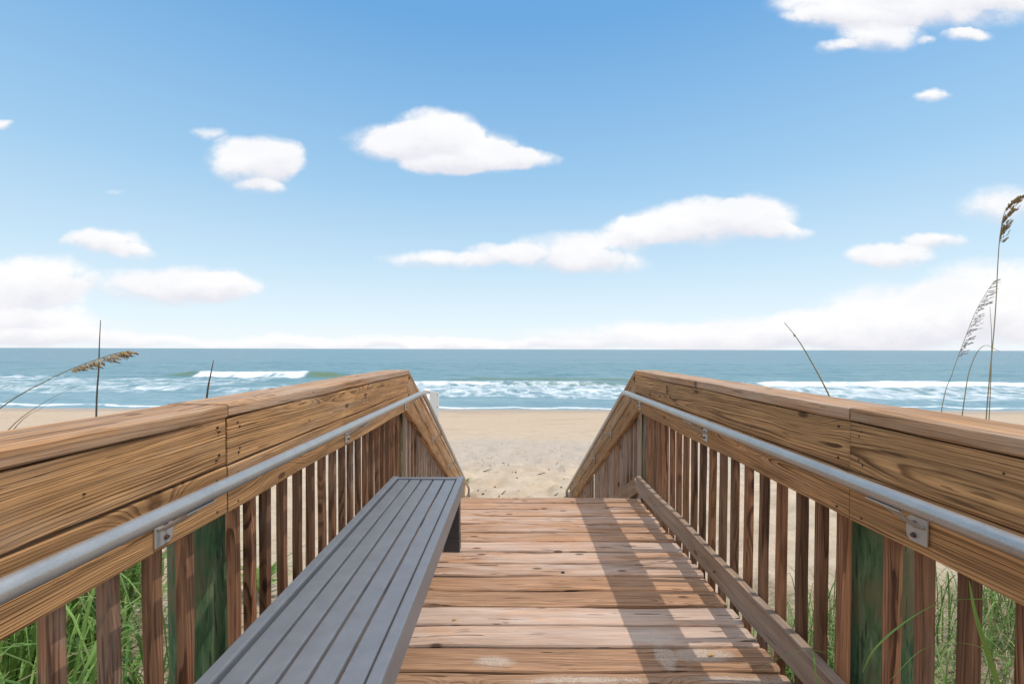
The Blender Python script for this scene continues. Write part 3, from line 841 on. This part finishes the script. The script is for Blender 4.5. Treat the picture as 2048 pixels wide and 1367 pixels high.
sea_oat('bleached sea oat leaning right beside the tall brown one', [at(1850, 1120, D), at(1885, 820, D), at(1905, 745, D), at(1927, 680, D), at(1952, 615, D), at(1985, 558, D)], .50, 46, .075, .3, M['oatpale'], .0022, ln=.025, side=Vector((.9, 0, -.1)),
        leaves=[])
D = 2.4
for lab, c in (('bare grey stalk between the two right sea oats, bent over', [at(1900, 1100, D), at(1930, 800, D), at(1945, 722, D), at(1968, 688, D), at(2000, 700, D)]),
               ('straight thin stalk touching the tall right sea oat', [at(1972, 1120, D), at(1981, 830, D), at(1983, 690, D), at(1978, 610, D)])):
    stalk('grass_stalk', lab, 'stalk', c, .0028, M['oatstem'])

def tuft(mb, c, n, hgt, spread, w, grey=.3, lean=None):
    for i in range(n):
        d = rand_dir(); L = hgt * random.uniform(.5, 1.15)
        if lean is not None: d = (d + lean * random.uniform(.2, 1)).normalized()
        o = rand_dir() * random.random() * spread * .35
        p0 = c + o; out = spread * random.uniform(.3, 1.3)
        p1 = p0 + d * out * .25 + Vector((0, 0, L * .55))
        p2 = p0 + d * out * .65 + Vector((0, 0, L * random.uniform(.8, 1.0)))
        p3 = p0 + d * out * 1.2 + Vector((0, 0, L * random.uniform(.45, .95)))
        mb.blade(lerp_path([p0, p1, p2, p3], 9), w * random.uniform(.6, 1.3), tint=random.random(), grey=min(1, max(0, random.gauss(grey, .22))))

# dense grass left of the deck
gl = MB()
for i in range(400):
    x = -random.uniform(1.25, 5.2); y = random.uniform(.4, 4.2)
    if -x / y < random.choice((.78, .82, .9)): continue
    c = Vector((x, y, float(sand_h(x, y, False)) - .02)); tuft(gl, c, 15, random.uniform(.5, 1.05), random.uniform(.35, .85), .019, random.choice((.1, .2, .2, .55)))
tag(gl.build('grass', M['grass']), 'dense long green grass growing left of the deck', 'grass', kind='stuff')
gr = MB()
for i in range(330):
    x = random.uniform(1.3, 4.6); y = random.uniform(.6, 3.2)
    if x - 1.0 < (y - 1.9) * .9 : continue
    c = Vector((x, y, float(sand_h(x, y, False)) - .02)); tuft(gr, c, 12, random.uniform(.2, .55), random.uniform(.25, .6), .009, .45)
for i in range(60):
    x = random.uniform(1.3, 1.9); y = random.uniform(1.6, 3.0)
    c = Vector((x, y, float(sand_h(x, y, False)) - .02)); tuft(gr, c, 9, random.uniform(.25, .6), .3, .006, .4)
tag(gr.build('grass', M['grass']), 'sparse green grass growing right of the deck', 'grass', kind='stuff')
st = MB()
for i in range(4200):
    x = random.uniform(1.25, 4.8); y = random.uniform(.6, 4.2 - (x - 1.2) * .3)
    z = float(sand_h(x, y, False)) + random.uniform(0, .16)
    d = rand_dir() + Vector((0, 0, random.uniform(-.1, .45))); L = random.uniform(.08, .35)
    p = Vector((x, y, z)); st.blade(lerp_path([p, p + d * L * .5 + rand_dir() * .02 + Vector((0, 0, .02)), p + d * L], 5), random.uniform(.003, .007), tint=random.random(), grey=.8)
tag(st.build('dry_straw', M['straw']), 'tangled dry straw lying among the grass right of the deck', 'straw', kind='stuff')
st = MB()
for i in range(900):
    x = -random.uniform(1.2, 4.6); y = random.uniform(.6, 3.8)
    z = float(sand_h(x, y, False)) + random.uniform(0, .12)
    d = rand_dir() + Vector((0, 0, random.uniform(-.1, .45))); L = random.uniform(.08, .35)
    p = Vector((x, y, z)); st.blade(lerp_path([p, p + d * L * .5 + Vector((0, 0, .02)), p + d * L], 5), random.uniform(.003, .007), tint=random.random(), grey=.8)
tag(st.build('dry_straw', M['straw']), 'dry straw lying under the green grass left of the deck', 'straw', kind='stuff')

# broad-leaved plant seen through the left balusters, and the seedling on the sand
def leafy(label, c, n, L, w, name='leafy_plant'):
    o = tag(empty(name, c), label, 'plant'); m = MB()
    for i in range(n):
        d = rand_dir(); l = L * random.uniform(.6, 1.1)
        m.blade(lerp_path([c, c + d * l * .3 + Vector((0, 0, l * .5)), c + d * l * .8 + Vector((0, 0, l * .55))], 7), w * random.uniform(.8, 1.2), tint=random.uniform(.5, 1), grey=.15)
    m.build('foliage', M['grass'], o); return o
for (x, y, lab) in ((-2.10, 3.75, 'bushy bright green plant seen between the balusters left of the bench'),):
    leafy(lab, Vector((x, y, float(sand_h(x, y, False)))), 46, .38, .035)
c = at(934, 946, 9.3); c.z = float(sand_h(c.x, 9.3)); leafy('small yellow green seedling on the sand by the left handrail end', c, 12, .16, .04, 'seedling')

# blades of grass poking through the right railing
for lab, c, w in (('green grass blade arching low over the right kick board', [at(1662, 1309, 1.42), at(1622, 1303, 1.38), at(1565, 1320, 1.36), at(1517, 1351, 1.36)], .008),
                  ('long pale grass blade arching across the right balusters', [at(2040, 1204, 1.0), at(1960, 1198, 1.0), at(1887, 1207, 1.0), at(1820, 1245, 1.0), at(1760, 1300, 1.02), at(1735, 1350, 1.04)], .008),
                  ('dark green grass blade in front of the nearest right baluster', [at(2020, 1400, .93), at(1985, 1300, .92), at(1962, 1230, .92), at(1947, 1160, .93)], .011),
                  ('wispy straw coloured grass stem low across the right balusters', [at(2040, 1330, .98), at(1950, 1290, .98), at(1860, 1300, .98), at(1790, 1367, 1.0)], .003),
                  ('green grass blade hanging straight down the face of the right kick board', [at(1634, 1307, 1.40), at(1637, 1325, 1.37), at(1639, 1345, 1.36), at(1645, 1390, 1.36)], .008)):
    o = MB(); o.blade(lerp_path(c, 18), w, side=Vector((.5, -.6, .6)), tint=.75, grey=.35); tag(o.build('long_grass', M['grass'], origin=c[0]), lab, 'grass blade')

# ------------------------------------------------------------------ bits on the sand and the deck
def on_sand(px, py):
    y = 8.0
    for _ in range(60):
        z = float(sand_h((px - 1029) / F * y, y)); y += ((CAM_H - z) * F / (py - 698) - y) * .6
    return Vector(((px - 1029) / F * y, y, z))
def twig(px, py, L, a, r, label, group=None):
    c = on_sand(px, py); d = Vector((math.cos(a), math.sin(a), 0))
    pts = [c + d * L * t + Vector((0, 0, .012 + r)) + Vector((0, 0, .02 * math.sin(3 * t))) + rand_dir() * L * .03 for t in np.linspace(-.5, .5, 6)]
    m = MB(); m.tube(pts, [r * .6, r, r, r * .9, r * .8, r * .4], 6); tag(m.build('twig', M['twig'], origin=c), label, 'twig', group)
twig(975, 943, .20, .25, .009, 'crooked dark twig on the sand nearest the small seedling')
twig(981, 934, .15, 1.9, .007, 'thin twig on the sand just above the crooked dark one')
twig(1082, 950, .22, .1, .010, 'dark twig with a stub lying mid sand, left of the right stair rail')
twig(1007, 989, .20, 1.0, .009, 'slanting twig on the sand just beyond the deck end, left of centre')
twig(1112, 993, .24, 1.0, .008, 'slanting twig on the sand beside the foot of the right stair rail')
twig(1115, 928, .14, 1.0, .009, 'short slanted twig high on the sand near the right stair rail')
twig(1155, 925, .18, 0, .006, 'thin level twig touching the right stair rail in view')
for (px, py) in ((1016, 931), (1020, 917), (1054, 940), (1096, 952), (968, 990), (940, 994), (999, 994), (1121, 975), (1036, 957), (1098, 939), (1027, 945), (1030, 946), (979, 917), (1008, 927), (1054, 921), (1039, 840), (1066, 860), (1128, 958), (1039, 983), (990, 975), (955, 983), (972, 982), (1085, 905), (1135, 888), (1179, 886), (1205, 883), (960, 904), (1051, 903)):
    c = on_sand(px, py); s = random.uniform(.007, .02)
    m = MB()
    for q in range(2):
        m.lens(c + Vector((random.uniform(-.01, .01), 0, s * .4)) , rand_dir() + Vector((0, 0, random.uniform(0, .5))), rand_dir() + Vector((0, 0, 1.1)), s * 2.2, s * 1.4, s)
    tag(m.build('bark_chip', M['bark'], origin=c), 'small dark chip of debris lying on the sand between the stair rails', 'debris', 'dark chips scattered on the sand')
lm = MB(); cc = Vector((.79, 1.79, .006)); lm.blade(lerp_path([cc + Vector((-.014, 0, 0)), cc + Vector((0, .003, .004)), cc + Vector((.016, .004, .001))], 6), .017, tint=.5)
tag(lm.build('fallen_leaf', M['leaf'], origin=cc), 'tiny yellow leaf on the deck near the right kick board', 'leaf')
lm = MB(); cc = Vector((-.265, 2.02, .006)); lm.blade(lerp_path([cc + Vector((-.01, 0, 0)), cc + Vector((0, .003, .004)), cc + Vector((.012, .006, .001))], 6), .014, tint=.7)
tag(lm.build('fallen_leaf', M['leaf'], origin=cc), 'tiny yellow leaf on the deck close to the bench', 'leaf')
# wrack of shells: countless
sh = MB()
for i in range(1800):
    y = random.gauss(13.6, 1.5); x = random.uniform(-9, 9)
    z = float(sand_h(x, y)); s = random.uniform(.008, .024)
    sh.lens((x, y, z + s * .2), rand_dir() + Vector((0, 0, random.uniform(0, .6))), rand_dir() + Vector((0, 0, .4)), s * 1.8, s * 1.5, s * .5, random.random())
tag(sh.build('shell_fragments', M['oatpale']), 'pale broken shells strewn in a band across the sand', 'shells', kind='stuff')

# ------------------------------------------------------------------ light, sky, camera
SUN_EL = 66.8
sun = bpy.data.lights.new('sun', 'SUN'); sun.energy = 2.05; sun.angle = math.radians(.5); sun.color = (1, .95, .88)
so = bpy.data.objects.new('sun', sun); so.rotation_euler = (0, math.radians(90 - SUN_EL), 0); COL.objects.link(so)

world = bpy.data.worlds.new('World'); scene.world = world; world.use_nodes = True
wt = NT(world.node_tree); bg = world.node_tree.nodes['Background']
sky = wt.node('ShaderNodeTexSky', sky_type='NISHITA'); sky.sun_disc = False
sky.sun_elevation = math.radians(SUN_EL); sky.sun_rotation = math.radians(90); sky.air_density = 1.0; sky.dust_density = .6; sky.ozone_density = 1.6
dirv = wt.node('ShaderNodeTexCoord').outputs['Generated']
sep = wt.node('ShaderNodeSeparateXYZ'); wt.l.new(dirv, sep.inputs[0])
yc_ = wt.math('MAXIMUM', sep.outputs[1], .02)
uv = wt.node('ShaderNodeCombineXYZ'); wt.l.new(wt.math('DIVIDE', sep.outputs[0], yc_), uv.inputs[0]); wt.l.new(wt.math('DIVIDE', sep.outputs[2], yc_), uv.inputs[1])
uv = uv.outputs[0]
wn = wt.node('ShaderNodeTexNoise'); wn.inputs['Scale'].default_value = 7; wn.inputs['Detail'].default_value = 6; wn.inputs['Roughness'].default_value = .55; wt.l.new(uv, wn.inputs['Vector'])
p = wt.vmath('ADD', uv, wt.vmath('MULTIPLY', wt.vmath('SUBTRACT', wn.outputs[1], (.5, .5, .5)), (.10, .055, 0)))
CL = [(800, 285, 110, 38, 1), (872, 265, 85, 48, 1), (900, 300, 130, 50, 1), (960, 315, 110, 36, 1), (1040, 318, 75, 22, 1), (890, 332, 90, 20, .7),
      (510, 325, 95, 52, 1), (520, 377, 50, 18, .7), (430, 268, 48, 16, .45), (560, 325, 50, 40, .6),
      (1400, 447, 160, 46, 1), (1520, 432, 75, 42, .9), (1285, 465, 100, 34, .9), (1150, 505, 140, 45, .8), (1000, 510, 85, 26, .8), (880, 525, 120, 20, .7), (1200, 530, 110, 28, .5), (1570, 460, 55, 20, .7),
      (215, 490, 85, 26, 1), (270, 508, 50, 18, .5), (70, 565, 130, 48, 1), (350, 574, 175, 42, 1), (20, 600, 150, 60, .8), (60, 655, 190, 36, .7), (430, 575, 90, 30, .7),
      (1350, 675, 330, 34, .8), (1550, 668, 260, 42, .8), (1850, 640, 230, 85, .9), (1990, 595, 170, 85, 1), (1720, 660, 200, 48, .8), (650, 688, 420, 20, .7), (100, 680, 260, 22, .8), (1000, 690, 300, 14, .6),
      (1775, 510, 90, 27, 1), (1860, 478, 62, 19, .9), (2005, 412, 100, 42, .7),
      (1800, 15, 260, 50, 1.1), (1690, 45, 130, 26, .9), (1745, 82, 90, 30, .8), (1655, 97, 45, 14, .7), (1920, 73, 50, 15, .8), (1848, 200, 40, 13, .8), (1845, 85, 22, 9, .5), (1980, 0, 120, 26, .8), (1760, -30, 300, 40, 1),
      (8, 253, 22, 13, .8), (235, 390, 26, 8, .3), (2300, 640, 300, 70, 1), (-250, 610, 250, 60, 1), (-300, 300, 160, 60, .8), (2350, 200, 180, 60, .8)]
S = None; B = None
for (cx, cy, rx, ry, a) in CL:
    u0 = (cx - 1029) / F; v0 = (698 - cy) / F
    e = wt.vmath('MULTIPLY', wt.vmath('SUBTRACT', p, (u0, v0, 0)), (F / rx / 1.13, F / ry / 1.13, 0))
    d = wt.vmath('LENGTH', e)
    q = wt.math('MULTIPLY', wt.math('SUBTRACT', 1, wt.math('MULTIPLY', d, d), clamp=True), a)
    S = q if S is None else wt.math('ADD', S, q)
    h = wt.math('MULTIPLY', wt.vmath('DOT_PRODUCT', e, (0, 1, 0)), q)
    B = h if B is None else wt.math('ADD', B, h)
fine = wt.noise(wt.vmath('MULTIPLY', uv, (1, 1.5, 0)), 11, 8, .62)
Sx = wt.math('ADD', S, wt.math('MULTIPLY', wt.math('MULTIPLY', wt.math('SUBTRACT', fine, .5), 1.25), wt.math('MINIMUM', wt.math('MULTIPLY', S, 2.2), 1)))
under = wt.smooth(wt.math('ADD', wt.math('DIVIDE', B, wt.math('MAXIMUM', S, .05)), wt.math('MULTIPLY', wt.math('SUBTRACT', fine, .5), 1.2)), -.75, .25, 1, 0)
mask = wt.math('POWER', wt.smooth(Sx, -.01, wt.math('ADD', .70, wt.math('MULTIPLY', under, .45))), 1.15)
front = wt.math('GREATER_THAN', sep.outputs[1], .03)
mask = wt.math('MULTIPLY', wt.math('MULTIPLY', mask, front), .97)
rear_fill = wt.smooth(wt.math('SUBTRACT', wt.math('MULTIPLY', sep.outputs[2], .55), sep.outputs[1]), -.30, .12)  # unseen clouds added behind and overhead to lift and neutralise ambient light
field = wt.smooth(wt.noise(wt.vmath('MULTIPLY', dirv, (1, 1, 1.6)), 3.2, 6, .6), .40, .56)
mask = wt.math('MAXIMUM', mask, wt.math('MULTIPLY', wt.math('MULTIPLY', rear_fill, field), wt.smooth(sep.outputs[2], .0, .1)))
soft = wt.noise(wt.vmath('MULTIPLY', uv, (1, 2, 0)), 5, 4, .55)
cloudc = wt.mix(wt.smooth(soft, .3, .7), (6.7, 6.7, 6.85), (7.15, 7.1, 7.1))
cloudc = wt.mix(wt.math('MULTIPLY', under, .8), cloudc, (5.2, 5.2, 5.75))
cloudc = wt.mix(wt.math('MULTIPLY', rear_fill, .9), cloudc, (11.5, 11.2, 10.9))  # these added clouds are brighter than the visible ones, as fill light
# clear-air colour by height above the horizon, laid over the physical sky
SK = 1 / .12
grad = wt.ramp(sep.outputs[2], [(0, (.77, .83, .86)), (.06, (.67, .78, .85)), (.17, (.50, .675, .805)), (.33, (.305, .525, .745)), (.58, (.13, .345, .645)), (1, (.08, .27, .6))])
grad = wt.mix(1, grad, (SK, SK, SK), 'MULTIPLY')
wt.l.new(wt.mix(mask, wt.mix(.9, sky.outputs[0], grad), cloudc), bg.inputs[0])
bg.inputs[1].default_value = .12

cam = bpy.data.cameras.new('camera'); co = bpy.data.objects.new('camera', cam); COL.objects.link(co)
cam.sensor_width = 36; cam.lens = 36 * F / 2048; cam.clip_start = .05; cam.clip_end = 100000
PITCH = math.radians(1.0); ROLL = math.radians(.17)
cam.shift_y = (698 + F * math.tan(PITCH) - 683.5) / 2048
cam.shift_x = -(1029 - 1024) / 2048
mat = Matrix.Translation((0, 0, CAM_H)) @ Matrix.Rotation(math.pi / 2 - PITCH, 4, 'X') @ Matrix.Rotation(ROLL, 4, 'Z')
co.matrix_world = mat
scene.camera = co
vs = scene.view_settings
vs.view_transform = 'Standard'; vs.look = 'None'; vs.exposure = 0.27; vs.gamma = 1
